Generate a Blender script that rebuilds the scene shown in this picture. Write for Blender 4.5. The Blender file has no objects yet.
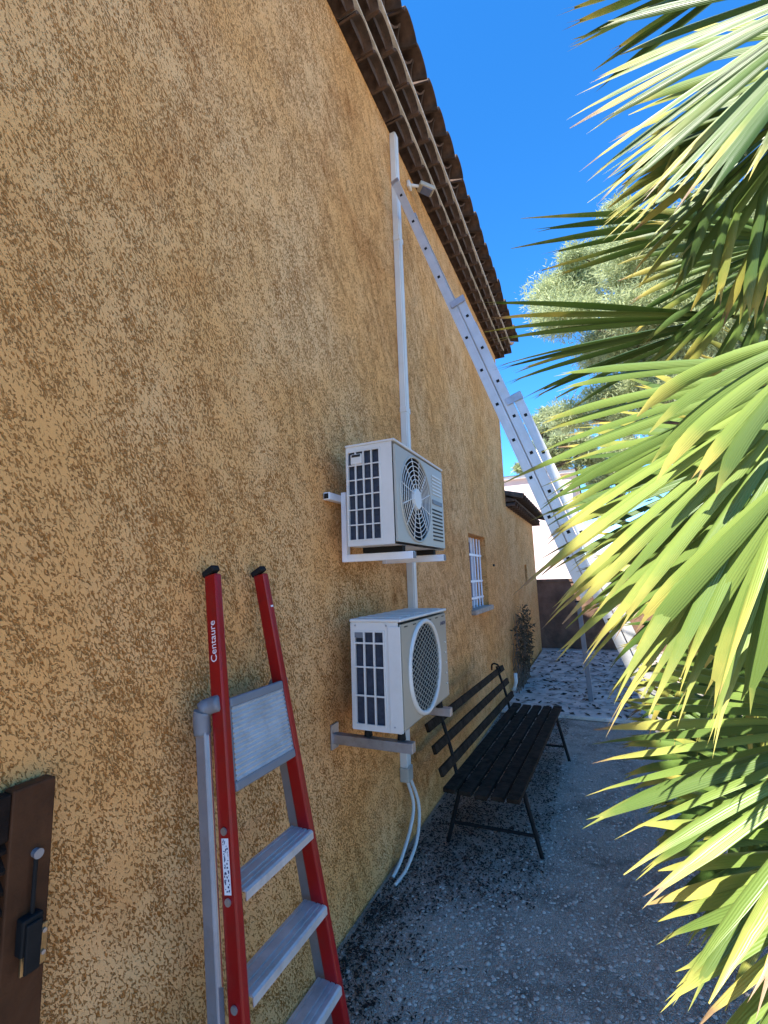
import bpy, bmesh, math, random
import numpy as np
from mathutils import Vector, Matrix
random.seed(7); rng = np.random.default_rng(7)
S = bpy.context.scene
col = S.collection
rad = math.radians

# ------------------------------------------------------------------ camera
CAM = Vector((1.3, 0.0, 1.755))
FPX, CX, CY = 460.0, 384.0, 512.0
AX = Vector((0.90819069, 0.08970208, 0.40883151))     # world X seen from the camera
AY = Vector((0.41727103, -0.11754113, -0.9011487))
AZ = Vector((-0.03278039, 0.9890084, -0.14417984))
W2C = Matrix((AX, AY, AZ)).transposed()               # camera = W2C @ world
cd = bpy.data.cameras.new('camera'); cam = bpy.data.objects.new('camera', cd); col.objects.link(cam)
cd.sensor_width = 36.0; cd.lens = FPX / 1024 * 36.0; cd.clip_start = 0.02; cd.clip_end = 500
cam.matrix_world = Matrix.Translation(CAM) @ W2C.transposed().to_4x4()
S.camera = cam
S.render.resolution_x, S.render.resolution_y = 768, 1024

# ------------------------------------------------------------------ sky, sun, exposure
SUN_EL = rad(52); HX, HY = 0.33, 0.944                # sun travels towards +Y, a little towards +X
w = bpy.data.worlds.new('World'); S.world = w; w.use_nodes = True
nt = w.node_tree; nt.nodes.clear()
sky = nt.nodes.new('ShaderNodeTexSky'); sky.sky_type = 'NISHITA'; sky.sun_disc = False
sky.sun_elevation = SUN_EL; sky.sun_rotation = math.atan2(-HX, -HY)
sky.air_density = 1.0; sky.dust_density = 0.0; sky.ozone_density = 8.0; sky.altitude = 400
bg = nt.nodes.new('ShaderNodeBackground'); bg.inputs['Strength'].default_value = 0.118
wo = nt.nodes.new('ShaderNodeOutputWorld')
sat = nt.nodes.new('ShaderNodeHueSaturation'); sat.inputs['Saturation'].default_value = 1.21
nt.links.new(sky.outputs[0], sat.inputs['Color']); nt.links.new(sat.outputs[0], bg.inputs[0]); nt.links.new(bg.outputs[0], wo.inputs[0])
sl = bpy.data.lights.new('sun', 'SUN'); sun = bpy.data.objects.new('sun', sl); col.objects.link(sun)
sl.energy = 4.0; sl.angle = rad(0.53); sl.color = (1.0, 0.95, 0.86)
tr = Vector((HX, HY, -math.tan(SUN_EL))).normalized()
sun.rotation_euler = tr.to_track_quat('-Z', 'Y').to_euler(); sun.location = (-3, -8, 12)
S.view_settings.view_transform = 'Standard'; S.view_settings.look = 'None'
S.view_settings.gamma = 1.0; S.view_settings.use_curve_mapping = False
S.view_settings.exposure = 1.82
S.render.engine = 'CYCLES'
S.cycles.max_bounces = 8

# ------------------------------------------------------------------ helpers
def at(px, py, dist):
    """world point seen at a pixel, a given distance in metres from the viewpoint"""
    r = Vector(((px - CX), -(py - CY), -FPX)).normalized()
    return CAM + (W2C.transposed() @ r) * dist

def mat(name, color, rough=0.6, metal=0.0, var=0.0, vscale=8.0, bump=0.0, bscale=60.0, dirt=None, dscale=3.0, damt=0.5, spec=0.5):
    m = bpy.data.materials.new(name); m.use_nodes = True
    n = m.node_tree.nodes; l = m.node_tree.links; b = n['Principled BSDF']
    b.inputs['Roughness'].default_value = rough; b.inputs['Metallic'].default_value = metal
    b.inputs['Specular IOR Level'].default_value = spec
    c4 = (*color, 1)
    tc = n.new('ShaderNodeTexCoord')
    out = None
    if var > 0:
        t = n.new('ShaderNodeTexNoise'); t.inputs['Scale'].default_value = vscale; t.inputs['Detail'].default_value = 6
        l.new(tc.outputs['Object'], t.inputs['Vector'])
        r = n.new('ShaderNodeValToRGB'); l.new(t.outputs['Fac'], r.inputs[0])
        r.color_ramp.elements[0].position = 0.3; r.color_ramp.elements[1].position = 0.7
        r.color_ramp.elements[0].color = (*[c * (1 - var) for c in color], 1)
        r.color_ramp.elements[1].color = (*[min(1, c * (1 + var)) for c in color], 1)
        out = r.outputs[0]
    if dirt:
        t = n.new('ShaderNodeTexNoise'); t.inputs['Scale'].default_value = dscale; t.inputs['Detail'].default_value = 8; t.inputs['Roughness'].default_value = 0.7
        l.new(tc.outputs['Object'], t.inputs['Vector'])
        r = n.new('ShaderNodeValToRGB'); l.new(t.outputs['Fac'], r.inputs[0])
        r.color_ramp.elements[0].position = 0.5; r.color_ramp.elements[1].position = 0.72
        r.color_ramp.elements[0].color = (0, 0, 0, 1); r.color_ramp.elements[1].color = (damt, damt, damt, 1)
        mx = n.new('ShaderNodeMixRGB'); l.new(r.outputs[0], mx.inputs[0])
        if out: l.new(out, mx.inputs[1])
        else: mx.inputs[1].default_value = c4
        mx.inputs[2].default_value = (*dirt, 1); out = mx.outputs[0]
    if out: l.new(out, b.inputs['Base Color'])
    else: b.inputs['Base Color'].default_value = c4
    if bump > 0:
        t = n.new('ShaderNodeTexNoise'); t.inputs['Scale'].default_value = bscale; t.inputs['Detail'].default_value = 5
        l.new(tc.outputs['Object'], t.inputs['Vector'])
        bp = n.new('ShaderNodeBump'); bp.inputs['Strength'].default_value = bump; bp.inputs['Distance'].default_value = 0.01
        l.new(t.outputs['Fac'], bp.inputs['Height']); l.new(bp.outputs[0], b.inputs['Normal'])
    return m

class MB:
    """collects shapes of one piece"""
    def __init__(self): self.v = []; self.f = []
    def add(self, vs, fs):
        o = len(self.v); self.v += [tuple(p) for p in vs]; self.f += [tuple(i + o for i in q) for q in fs]; return self
    def box(self, x0, x1, y0, y1, z0, z1):
        v = [(x, y, z) for x in (x0, x1) for y in (y0, y1) for z in (z0, z1)]
        return self.add(v, [(0,1,3,2),(4,6,7,5),(0,4,5,1),(2,3,7,6),(0,2,6,4),(1,5,7,3)])
    def bar(self, a, b, w, h, side=(0,1,0)):
        """box from a to b; w along side, h across"""
        a = Vector(a); b = Vector(b); d = (b - a).normalized(); s = Vector(side); s = (s - d * s.dot(d)).normalized(); t = d.cross(s)
        v = [p + s * i * w / 2 + t * j * h / 2 for p in (a, b) for i in (-1, 1) for j in (-1, 1)]
        return self.add(v, [(0,1,3,2),(4,6,7,5),(0,4,5,1),(2,3,7,6),(0,2,6,4),(1,5,7,3)])
    def tube(self, pts, r, n=8, cap=True):
        pts = [Vector(p) for p in pts]; rs = r if isinstance(r, (list, tuple)) else [r] * len(pts)
        vs = []; up = Vector((0.13, 0.31, 0.94)).normalized()
        for i, p in enumerate(pts):
            d = (pts[min(i+1, len(pts)-1)] - pts[max(i-1, 0)]).normalized()
            s = d.cross(up)
            if s.length < 1e-3: s = d.cross(Vector((1, 0, 0)))
            s.normalize(); t = s.cross(d)
            vs += [p + (s * math.cos(k * 2 * math.pi / n) + t * math.sin(k * 2 * math.pi / n)) * rs[i] for k in range(n)]
        fs = [(i*n + k, i*n + (k+1) % n, (i+1)*n + (k+1) % n, (i+1)*n + k) for i in range(len(pts)-1) for k in range(n)]
        if cap: fs += [tuple(range(n-1, -1, -1)), tuple(range((len(pts)-1)*n, len(pts)*n))]
        return self.add(vs, fs)
    def build(self, name, m, parent=None, bevel=0.0, smooth=False, seg=2):
        me = bpy.data.meshes.new(name); me.from_pydata(self.v, [], self.f); me.materials.append(m)
        bm = bmesh.new(); bm.from_mesh(me); bmesh.ops.recalc_face_normals(bm, faces=bm.faces); bm.to_mesh(me); bm.free()
        if smooth: me.polygons.foreach_set('use_smooth', [True] * len(me.polygons))
        o = bpy.data.objects.new(name, me); col.objects.link(o); o.parent = parent
        if bevel > 0:
            b = o.modifiers.new('bevel', 'BEVEL'); b.width = bevel; b.segments = seg; b.limit_method = 'ANGLE'; b.angle_limit = rad(40)
        return o

def tag(o, label=None, cat=None, group=None, kind=None):
    if label: o['label'] = label
    if cat: o['category'] = cat
    if group: o['group'] = group
    if kind: o['kind'] = kind
    return o
def empty(name, loc, label, cat, group=None):
    o = bpy.data.objects.new(name, None); col.objects.link(o); o.location = loc; o.empty_display_size = 0.1
    return tag(o, label, cat, group)
def fix(root):
    """parts were modelled in world coordinates: keep them there under a moved root"""
    bpy.context.view_layer.update()
    inv = root.matrix_world.inverted()
    for c in root.children: c.matrix_parent_inverse = inv
def link_copy(o, name, parent):
    c = o.copy(); c.name = name; col.objects.link(c); c.parent = parent; return c
def npmesh(name, V, F, m, parent=None, attrs=None, smooth=False):
    """mesh from numpy arrays, F an (n,k) index array"""
    me = bpy.data.meshes.new(name); k = F.shape[1]
    me.vertices.add(len(V)); me.vertices.foreach_set('co', V.astype(np.float32).ravel())
    me.loops.add(F.size); me.loops.foreach_set('vertex_index', F.astype(np.int32).ravel())
    me.polygons.add(len(F)); me.polygons.foreach_set('loop_start', (np.arange(len(F)) * k).astype(np.int32))
    me.polygons.foreach_set('loop_total', np.full(len(F), k, np.int32)) if False else None
    me.update(calc_edges=True); me.validate()
    if attrs:
        for an, arr in attrs.items():
            a = me.attributes.new(an, 'FLOAT', 'POINT'); a.data.foreach_set('value', arr.astype(np.float32))
    if smooth: me.polygons.foreach_set('use_smooth', [True] * len(me.polygons))
    me.materials.append(m)
    o = bpy.data.objects.new(name, me); col.objects.link(o); o.parent = parent
    return o

# ------------------------------------------------------------------ materials
def stucco(name):
    m = bpy.data.materials.new(name); m.use_nodes = True
    n = m.node_tree.nodes; l = m.node_tree.links; b = n['Principled BSDF']
    b.inputs['Roughness'].default_value = 0.9; b.inputs['Specular IOR Level'].default_value = 0.2
    tc = n.new('ShaderNodeTexCoord')
    mp = n.new('ShaderNodeMapping'); mp.vector_type = 'TEXTURE'; mp.inputs['Rotation'].default_value = (rad(32), 0, 0); mp.inputs['Scale'].default_value = (3.0, 0.92, 1.9)
    l.new(tc.outputs['Object'], mp.inputs[0])
    def noise(scale, detail, rough=0.55, dist=0.0, vec=None):
        t = n.new('ShaderNodeTexNoise'); t.inputs['Scale'].default_value = scale; t.inputs['Detail'].default_value = detail
        t.inputs['Roughness'].default_value = rough; t.inputs['Distortion'].default_value = dist
        l.new(vec or tc.outputs['Object'], t.inputs['Vector']); return t.outputs['Fac']
    def math_(op, a, c, clamp=False):
        t = n.new('ShaderNodeMath'); t.operation = op; t.use_clamp = clamp
        for i, x in enumerate((a, c)):
            if isinstance(x, (int, float)): t.inputs[i].default_value = x
            else: l.new(x, t.inputs[i])
        return t.outputs[0]
    def rng_(v, a, c, lo=0.0, hi=1.0, smooth=True):
        t = n.new('ShaderNodeMapRange'); t.interpolation_type = 'SMOOTHSTEP' if smooth else 'LINEAR'
        l.new(v, t.inputs[0]); t.inputs[1].default_value = a; t.inputs[2].default_value = c; t.inputs[3].default_value = lo; t.inputs[4].default_value = hi
        return t.outputs[0]
    worm = noise(136, 3.6, 0.6, 0.7, mp.outputs[0])
    mid = noise(15, 3.0, 0.6, 0.3, mp.outputs[0])
    big = noise(2.3, 4.0, 0.6)
    fine = noise(330, 3.0, 0.7)
    field = math_('ADD', worm, math_('MULTIPLY', math_('SUBTRACT', mid, 0.5), 0.34))
    field = math_('ADD', field, math_('MULTIPLY', math_('SUBTRACT', big, 0.5), 0.16))
    plate = rng_(field, 0.425, 0.485)                     # 1 = trowelled flat, 0 = torn pit
    deep = rng_(field, 0.26, 0.42)                       # 0 in the deepest tears
    # colours: render lime plaster, ochre; grime and painted edge shade sit in the tears
    tone = noise(0.9, 5.0, 0.6)
    c1 = n.new('ShaderNodeMixRGB'); l.new(rng_(tone, 0.35, 0.65), c1.inputs[0])
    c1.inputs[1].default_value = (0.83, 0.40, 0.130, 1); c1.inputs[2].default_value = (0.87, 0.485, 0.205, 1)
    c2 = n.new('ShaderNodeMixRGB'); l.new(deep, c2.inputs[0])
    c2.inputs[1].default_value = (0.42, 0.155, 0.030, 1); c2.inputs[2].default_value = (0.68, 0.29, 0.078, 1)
    crev = rng_(math_('ABSOLUTE', math_('SUBTRACT', field, 0.445), 0), 0.0, 0.026, 1.0, 0.0)  # shadow of the plateau edges painted as a dark line, with the grime
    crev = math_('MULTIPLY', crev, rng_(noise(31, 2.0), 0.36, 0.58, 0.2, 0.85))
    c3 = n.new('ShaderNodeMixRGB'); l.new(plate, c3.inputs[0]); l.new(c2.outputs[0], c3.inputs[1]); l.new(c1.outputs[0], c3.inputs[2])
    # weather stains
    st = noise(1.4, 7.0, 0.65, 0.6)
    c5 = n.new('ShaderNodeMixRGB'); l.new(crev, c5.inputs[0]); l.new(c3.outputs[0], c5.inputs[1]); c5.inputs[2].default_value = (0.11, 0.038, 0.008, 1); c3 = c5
    c4 = n.new('ShaderNodeMixRGB'); c4.blend_type = 'MULTIPLY'; l.new(rng_(st, 0.52, 0.72, 0.0, 0.5), c4.inputs[0]); l.new(c3.outputs[0], c4.inputs[1]); c4.inputs[2].default_value = (0.66, 0.48, 0.30, 1)
    l.new(c4.outputs[0], b.inputs['Base Color'])
    h = math_('ADD', math_('MULTIPLY', plate, 0.7), math_('ADD', math_('MULTIPLY', deep, 0.5), math_('MULTIPLY', fine, 0.34)))
    bp = n.new('ShaderNodeBump'); bp.inputs['Strength'].default_value = 1.0; bp.inputs['Distance'].default_value = 0.009
    l.new(h, bp.inputs['Height']); l.new(bp.outputs[0], b.inputs['Normal'])
    return m
M = {}
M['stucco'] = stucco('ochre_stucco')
M['tile'] = mat('clay_tile', (0.092, 0.058, 0.041), 0.9, spec=0.2, var=0.5, vscale=14, bump=0.5, bscale=90, dirt=(0.05, 0.041, 0.033), dscale=6, damt=0.8)
M['mortar'] = mat('mortar', (0.62, 0.56, 0.48), 0.9, var=0.2, vscale=20, bump=0.5, bscale=70)
M['white_plastic'] = mat('white_plastic', (0.64, 0.62, 0.58), 0.45, var=0.05, vscale=3, dirt=(0.5, 0.47, 0.40), dscale=5, damt=0.35)
M['casing'] = mat('shaded_casing', (0.43, 0.40, 0.34), 0.42, var=0.05, vscale=3, dirt=(0.45, 0.42, 0.36), dscale=4, damt=0.3)  # front darker than the white sides: its shade is put into the colour
M['casing_grey_shaded'] = mat('shaded_grey_front', (0.36, 0.33, 0.26), 0.45, var=0.06, vscale=3, dirt=(0.36, 0.33, 0.27), dscale=4, damt=0.3)  # lower unit's front, shade of the palm side mixed into the grey
M['fin'] = mat('cooling_fins', (0.035, 0.045, 0.07), 0.5, metal=0.3, var=0.3, vscale=60)
M['dark'] = mat('dark_void', (0.012, 0.012, 0.013), 0.7)
M['galv'] = mat('galvanised_steel', (0.42, 0.43, 0.46), 0.45, metal=0.85, var=0.2, vscale=12, dirt=(0.2, 0.17, 0.14), dscale=9, damt=0.5)
M['alu'] = mat('ladder_aluminium', (0.60, 0.60, 0.60), 0.45, metal=0.6, var=0.08, vscale=9, dirt=(0.5, 0.48, 0.45), dscale=7, damt=0.5, bump=0.05, bscale=200)
M['tread'] = mat('tread_aluminium', (0.56, 0.56, 0.56), 0.42, metal=0.5, var=0.12, vscale=15, dirt=(0.34, 0.31, 0.28), dscale=14, damt=0.55)
M['red'] = mat('red_lacquer', (0.27, 0.005, 0.006), 0.3, spec=0.35, var=0.1, vscale=6, dirt=(0.16, 0.02, 0.018), dscale=16, damt=0.5)
M['grey_leg'] = mat('grey_leg', (0.27, 0.275, 0.30), 0.45, metal=0.5, var=0.1, vscale=10, dirt=(0.15, 0.14, 0.13), dscale=12, damt=0.4)
M['grey_plastic'] = mat('grey_plastic', (0.16, 0.17, 0.19), 0.5, var=0.08, vscale=10)
M['black'] = mat('black_rubber', (0.012, 0.012, 0.012), 0.7, spec=0.2)
M['fan'] = mat('dark_fan', (0.03, 0.03, 0.032), 0.6, spec=0.2)
M['chrome'] = mat('chrome', (0.8, 0.8, 0.8), 0.18, metal=1.0)
M['brass'] = mat('dull_brass', (0.36, 0.25, 0.12), 0.4, metal=0.8, var=0.2, vscale=40)
M['wood_brown'] = mat('varnished_brown_wood', (0.060, 0.023, 0.009), 0.6, spec=0.2, var=0.4, vscale=9, bump=0.3, bscale=40)
M['wood_dark'] = mat('dark_stained_wood', (0.012, 0.007, 0.005), 0.8, spec=0.15, var=0.5, vscale=18, bump=0.5, bscale=60)
M['bench_wood'] = mat('weathered_bench_wood', (0.026, 0.018, 0.012), 0.9, spec=0.12, var=0.6, vscale=16, bump=0.6, bscale=50, dirt=(0.035, 0.030, 0.024), dscale=8, damt=0.5)
M['iron'] = mat('black_iron', (0.010, 0.010, 0.010), 0.7, metal=0.0, spec=0.2, var=0.3, vscale=20)
M['glass'] = mat('window_glass', (0.10, 0.14, 0.26), 0.06, spec=0.8)
M['white_paint'] = mat('white_paint', (0.78, 0.79, 0.82), 0.5, var=0.06, vscale=10)
M['stone'] = mat('sill_stone', (0.34, 0.29, 0.24), 0.85, var=0.25, vscale=22, bump=0.4, bscale=80)
M['concrete'] = mat('pale_concrete', (0.52, 0.45, 0.39), 0.9, var=0.35, vscale=5, bump=0.6, bscale=60, dirt=(0.06, 0.055, 0.05), dscale=7, damt=0.9)
M['pink'] = mat('pink_render', (0.60, 0.47, 0.45), 0.9, var=0.06, vscale=1.2, bump=0.2, bscale=30)
M['white_wall'] = mat('white_render', (0.80, 0.78, 0.76), 0.9, var=0.05, vscale=2)
M['brown_wall'] = mat('red_brown_render', (0.15, 0.085, 0.055), 0.9, var=0.5, vscale=3, dirt=(0.05, 0.04, 0.03), dscale=2.0, damt=0.8, bump=0.6, bscale=30)
M['sticker'] = mat('white_sticker', (0.74, 0.75, 0.78), 0.4)
M['ink'] = mat('blue_black_ink', (0.03, 0.04, 0.12), 0.5)
M['white_ink'] = mat('white_ink', (0.75, 0.72, 0.74), 0.5)
M['bark'] = mat('tree_bark', (0.075, 0.050, 0.034), 0.95, var=0.5, vscale=10, bump=0.9, bscale=20)
M['palm_bark'] = mat('palm_fibre', (0.11, 0.072, 0.045), 0.95, var=0.5, vscale=25, bump=1.0, bscale=50)
M['petiole'] = mat('petiole_green', (0.16, 0.20, 0.05), 0.5, var=0.2, vscale=14)
M['twig'] = mat('dry_twig', (0.13, 0.10, 0.075), 0.95, var=0.4, vscale=30)
M['litter'] = mat('dead_leaf', (0.030, 0.022, 0.016), 0.9, var=0.6, vscale=40)

def leafmat(name, base, yellow=None, tip=None, trans=0.35, rough=0.4, spec=0.5, vscale=30.0):
    m = bpy.data.materials.new(name); m.use_nodes = True
    n = m.node_tree.nodes; l = m.node_tree.links; b = n['Principled BSDF']; out = n['Material Output']
    b.inputs['Roughness'].default_value = rough; b.inputs['Specular IOR Level'].default_value = spec
    at_r = n.new('ShaderNodeAttribute'); at_r.attribute_name = 'rnd'
    hs = n.new('ShaderNodeHueSaturation')
    mr = n.new('ShaderNodeMapRange'); l.new(at_r.outputs['Fac'], mr.inputs[0]); mr.inputs[3].default_value = 0.62; mr.inputs[4].default_value = 1.35
    l.new(mr.outputs[0], hs.inputs['Value'])
    mh = n.new('ShaderNodeMapRange'); l.new(at_r.outputs['Fac'], mh.inputs[0]); mh.inputs[3].default_value = 0.515; mh.inputs[4].default_value = 0.485
    l.new(mh.outputs[0], hs.inputs['Hue'])
    hs.inputs['Color'].default_value = (*base, 1)
    src = hs.outputs[0]
    if yellow:
        a = n.new('ShaderNodeAttribute'); a.attribute_name = 'run'
        tc = n.new('ShaderNodeTexCoord'); t = n.new('ShaderNodeTexNoise'); t.inputs['Scale'].default_value = 14; t.inputs['Detail'].default_value = 4
        l.new(tc.outputs['Object'], t.inputs['Vector'])
        ad = n.new('ShaderNodeMath'); ad.operation = 'MULTIPLY_ADD'; l.new(t.outputs['Fac'], ad.inputs[0]); ad.inputs[1].default_value = 0.45
        rs = n.new('ShaderNodeMath'); rs.operation = 'MULTIPLY_ADD'; l.new(at_r.outputs['Fac'], rs.inputs[0]); rs.inputs[1].default_value = 0.34; rs.inputs[2].default_value = -0.17
        ra = n.new('ShaderNodeMath'); ra.operation = 'ADD'; l.new(a.outputs['Fac'], ra.inputs[0]); l.new(rs.outputs[0], ra.inputs[1]); l.new(ra.outputs[0], ad.inputs[2])
        r = n.new('ShaderNodeMapRange'); r.interpolation_type = 'SMOOTHSTEP'; l.new(ad.outputs[0], r.inputs[0]); r.inputs[1].default_value = 0.92; r.inputs[2].default_value = 1.30
        mx = n.new('ShaderNodeMixRGB'); l.new(r.outputs[0], mx.inputs[0]); l.new(src, mx.inputs[1]); mx.inputs[2].default_value = (*yellow, 1)
        r2 = n.new('ShaderNodeMapRange'); l.new(ad.outputs[0], r2.inputs[0]); r2.inputs[1].default_value = 1.25; r2.inputs[2].default_value = 1.33
        mx2 = n.new('ShaderNodeMixRGB'); l.new(r2.outputs[0], mx2.inputs[0]); l.new(mx.outputs[0], mx2.inputs[1]); mx2.inputs[2].default_value = (*tip, 1)
        src = mx2.outputs[0]
        # parallel veins along the blade
        a2 = n.new('ShaderNodeAttribute'); a2.attribute_name = 'across'
        wv = n.new('ShaderNodeMath'); wv.operation = 'SINE'; ml = n.new('ShaderNodeMath'); ml.operation = 'MULTIPLY'; l.new(a2.outputs['Fac'], ml.inputs[0]); ml.inputs[1].default_value = 55.0
        l.new(ml.outputs[0], wv.inputs[0])
        bp = n.new('ShaderNodeBump'); bp.inputs['Strength'].default_value = 0.25; bp.inputs['Distance'].default_value = 0.001
        l.new(wv.outputs[0], bp.inputs['Height']); l.new(bp.outputs[0], b.inputs['Normal'])
    l.new(src, b.inputs['Base Color'])
    tl = n.new('ShaderNodeBsdfTranslucent'); l.new(src, tl.inputs[0])
    ms = n.new('ShaderNodeMixShader'); ms.inputs[0].default_value = trans
    l.new(b.outputs[0], ms.inputs[1]); l.new(tl.outputs[0], ms.inputs[2]); l.new(ms.outputs[0], out.inputs[0])
    return m
M['palm'] = leafmat('palm_leaf', (0.165, 0.24, 0.055), (0.50, 0.43, 0.11), (0.30, 0.20, 0.11), 0.20, 0.36, spec=0.38)
M['palm_green_shaded'] = leafmat('palm_leaf_green_shaded', (0.085, 0.145, 0.030), (0.40, 0.33, 0.07), (0.20, 0.13, 0.07), 0.14, 0.38, spec=0.30)  # greener, darker leaf copy; shade on rear fronds and undersides is in the colour
M['pine'] = leafmat('pine_needles', (0.42, 0.47, 0.25), trans=0.5, rough=0.6, spec=0.3)
M['shrub'] = leafmat('shrub_leaf', (0.07, 0.11, 0.03), trans=0.3, rough=0.45)
M['drybush'] = leafmat('dry_leaf', (0.10, 0.075, 0.045), trans=0.2, rough=0.8, spec=0.2)

# ------------------------------------------------------------------ ground
def ground_mat():
    m = bpy.data.materials.new('gravel_ground'); m.use_nodes = True
    n = m.node_tree.nodes; l = m.node_tree.links; b = n['Principled BSDF']; b.inputs['Roughness'].default_value = 0.95; b.inputs['Specular IOR Level'].default_value = 0.2
    tc = n.new('ShaderNodeTexCoord')
    vo = n.new('ShaderNodeTexVoronoi'); vo.inputs['Scale'].default_value = 150; l.new(tc.outputs['Object'], vo.inputs['Vector'])
    r = n.new('ShaderNodeValToRGB'); l.new(vo.outputs['Color'], r.inputs[0])
    r.color_ramp.elements[0].color = (0.40, 0.31, 0.24, 1); r.color_ramp.elements[1].color = (0.70, 0.565, 0.45, 1)
    ns = n.new('ShaderNodeTexNoise'); ns.inputs['Scale'].default_value = 3.2; ns.inputs['Detail'].default_value = 9; ns.inputs['Roughness'].default_value = 0.72
    l.new(tc.outputs['Object'], ns.inputs['Vector'])
    r2 = n.new('ShaderNodeValToRGB'); l.new(ns.outputs['Fac'], r2.inputs[0]); r2.color_ramp.elements[0].position = 0.46; r2.color_ramp.elements[1].position = 0.70
    r2.color_ramp.elements[0].color = (0, 0, 0, 1); r2.color_ramp.elements[1].color = (0.8, 0.8, 0.8, 1)
    mx = n.new('ShaderNodeMixRGB'); l.new(r2.outputs[0], mx.inputs[0]); l.new(r.outputs[0], mx.inputs[1]); mx.inputs[2].default_value = (0.075, 0.060, 0.045, 1)
    l.new(mx.outputs[0], b.inputs['Base Color'])
    bp = n.new('ShaderNodeBump'); bp.inputs['Strength'].default_value = 1.0; bp.inputs['Distance'].default_value = 0.012
    l.new(vo.outputs['Distance'], bp.inputs['Height']); bp.invert = True; l.new(bp.outputs[0], b.inputs['Normal'])
    return m
g = MB().add([(-120, -120, 0), (120, -120, 0), (120, 160, 0), (-120, 160, 0)], [(0, 1, 2, 3)]).build('ground', ground_mat()); tag(g, kind='structure')
sl_ = MB().box(0.02, 2.6, 6.25, 11.3, 0.004, 0.05).build('concrete_path', M['concrete'], bevel=0.01); tag(sl_, kind='structure')

def pebbles(name, n, fx, fy, smin, smax, m, label, cat):
    base = np.array([(1,0,0),(-1,0,0),(0,1,0),(0,-1,0),(0,0,1),(0,0,-1)], float)
    ed = np.array([(.7,.7,0),(-.7,.7,0),(.7,-.7,0),(-.7,-.7,0)]); B = np.vstack([base, ed])
    F0 = np.array([(0,6,4),(6,2,4),(2,7,4),(7,1,4),(1,9,4),(9,3,4),(3,8,4),(8,0,4)])
    P = np.stack([fx(n), fy(n), np.zeros(n)], 1); s = smin + (smax - smin) * rng.random(n) ** 5
    Vs = B[None] * (1 + 0.35 * (rng.random((n, 10, 1)) - 0.5)) * np.stack([s, s * (0.6 + 0.5 * rng.random(n)), s * (0.35 + 0.4 * rng.random(n))], 1)[:, None]
    a = rng.random(n) * 6.28; ca, sa = np.cos(a)[:, None], np.sin(a)[:, None]
    x = Vs[..., 0] * ca - Vs[..., 1] * sa; y = Vs[..., 0] * sa + Vs[..., 1] * ca
    V = np.stack([x, y, Vs[..., 2]], 2) + P[:, None] + np.array([0, 0, 0.002])
    F = (F0[None] + (np.arange(n) * 10)[:, None, None]).reshape(-1, 3)
    o = npmesh(name, V.reshape(-1, 3), F, m, attrs={'rnd': np.repeat(rng.random(n), 10)})
    return tag(o, label, cat, kind='stuff')
def stonemat(name, c0, c1):
    m = bpy.data.materials.new(name); m.use_nodes = True; n = m.node_tree.nodes; l = m.node_tree.links; b = n['Principled BSDF']; b.inputs['Roughness'].default_value = 0.9; b.inputs['Specular IOR Level'].default_value = 0.25
    a = n.new('ShaderNodeAttribute'); a.attribute_name = 'rnd'; r = n.new('ShaderNodeValToRGB'); l.new(a.outputs['Fac'], r.inputs[0])
    r.color_ramp.elements[0].color = (*c0, 1); r.color_ramp.elements[1].color = (*c1, 1); l.new(r.outputs[0], b.inputs['Base Color']); return m
M['pebble'] = stonemat('limestone_gravel', (0.36, 0.285, 0.225), (0.68, 0.555, 0.445))
pebbles('gravel', 42000, lambda n: 0.03 + 2.1 * rng.random(n), lambda n: 1.3 + 5.0 * rng.random(n) ** 1.4, 0.0025, 0.013, M['pebble'], 'pale grey limestone gravel covering the narrow side passage', 'gravel')

def litter(name, n, pos, smin, smax, m, label, cat, z=0.012):
    P = pos(n); k = len(P); s = smin + (smax - smin) * rng.random(k); a = rng.random(k) * 6.28
    d = np.stack([np.cos(a), np.sin(a), 0.5 * (rng.random(k) - 0.5)], 1) * s[:, None]; e = np.stack([-np.sin(a), np.cos(a), 0.8 * (rng.random(k) - 0.5)], 1) * (s * (0.25 + 0.3 * rng.random(k)))[:, None]
    c = P + np.array([0, 0, z])
    V = np.stack([c - d, c - e + [0, 0, .004], c + d, c + e + [0, 0, .004]], 1).reshape(-1, 3)
    F = np.arange(k * 4).reshape(k, 4)
    F = np.concatenate([F[:, [0, 1, 2]], F[:, [0, 2, 3]]])
    o = npmesh(name, V, F, m, attrs={'rnd': np.repeat(rng.random(k), 4)}); return tag(o, label, cat, kind='stuff')
def lit_pos(n):
    y = 1.6 + 5.2 * rng.random(n); x = 0.03 + np.abs(rng.normal(0, 1.0, n)) * np.where(y < 2.7, 0.12 + 0.10 * np.sin(y * 9) ** 2, 0.32); c = np.stack([x, y, np.zeros(n)], 1)
    under = np.stack([0.25 + 0.6 * rng.random(n // 2), 2.75 + 3.4 * rng.random(n // 2), np.zeros(n // 2)], 1)
    return np.concatenate([c, under])
litter('leaf_litter', 9000, lit_pos, 0.003, 0.015, M['litter'], 'dark dead leaves gathered along the foot of the wall and under the bench', 'leaf litter')
def lit2(n): return np.stack([0.1 + 2.3 * rng.random(n), 6.3 + 4.9 * rng.random(n), np.full(n, 0.045)], 1)
litter('path_litter', 700, lit2, 0.015, 0.06, M['litter'], 'dark fallen leaves scattered on the pale concrete path', 'leaf litter')

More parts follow.
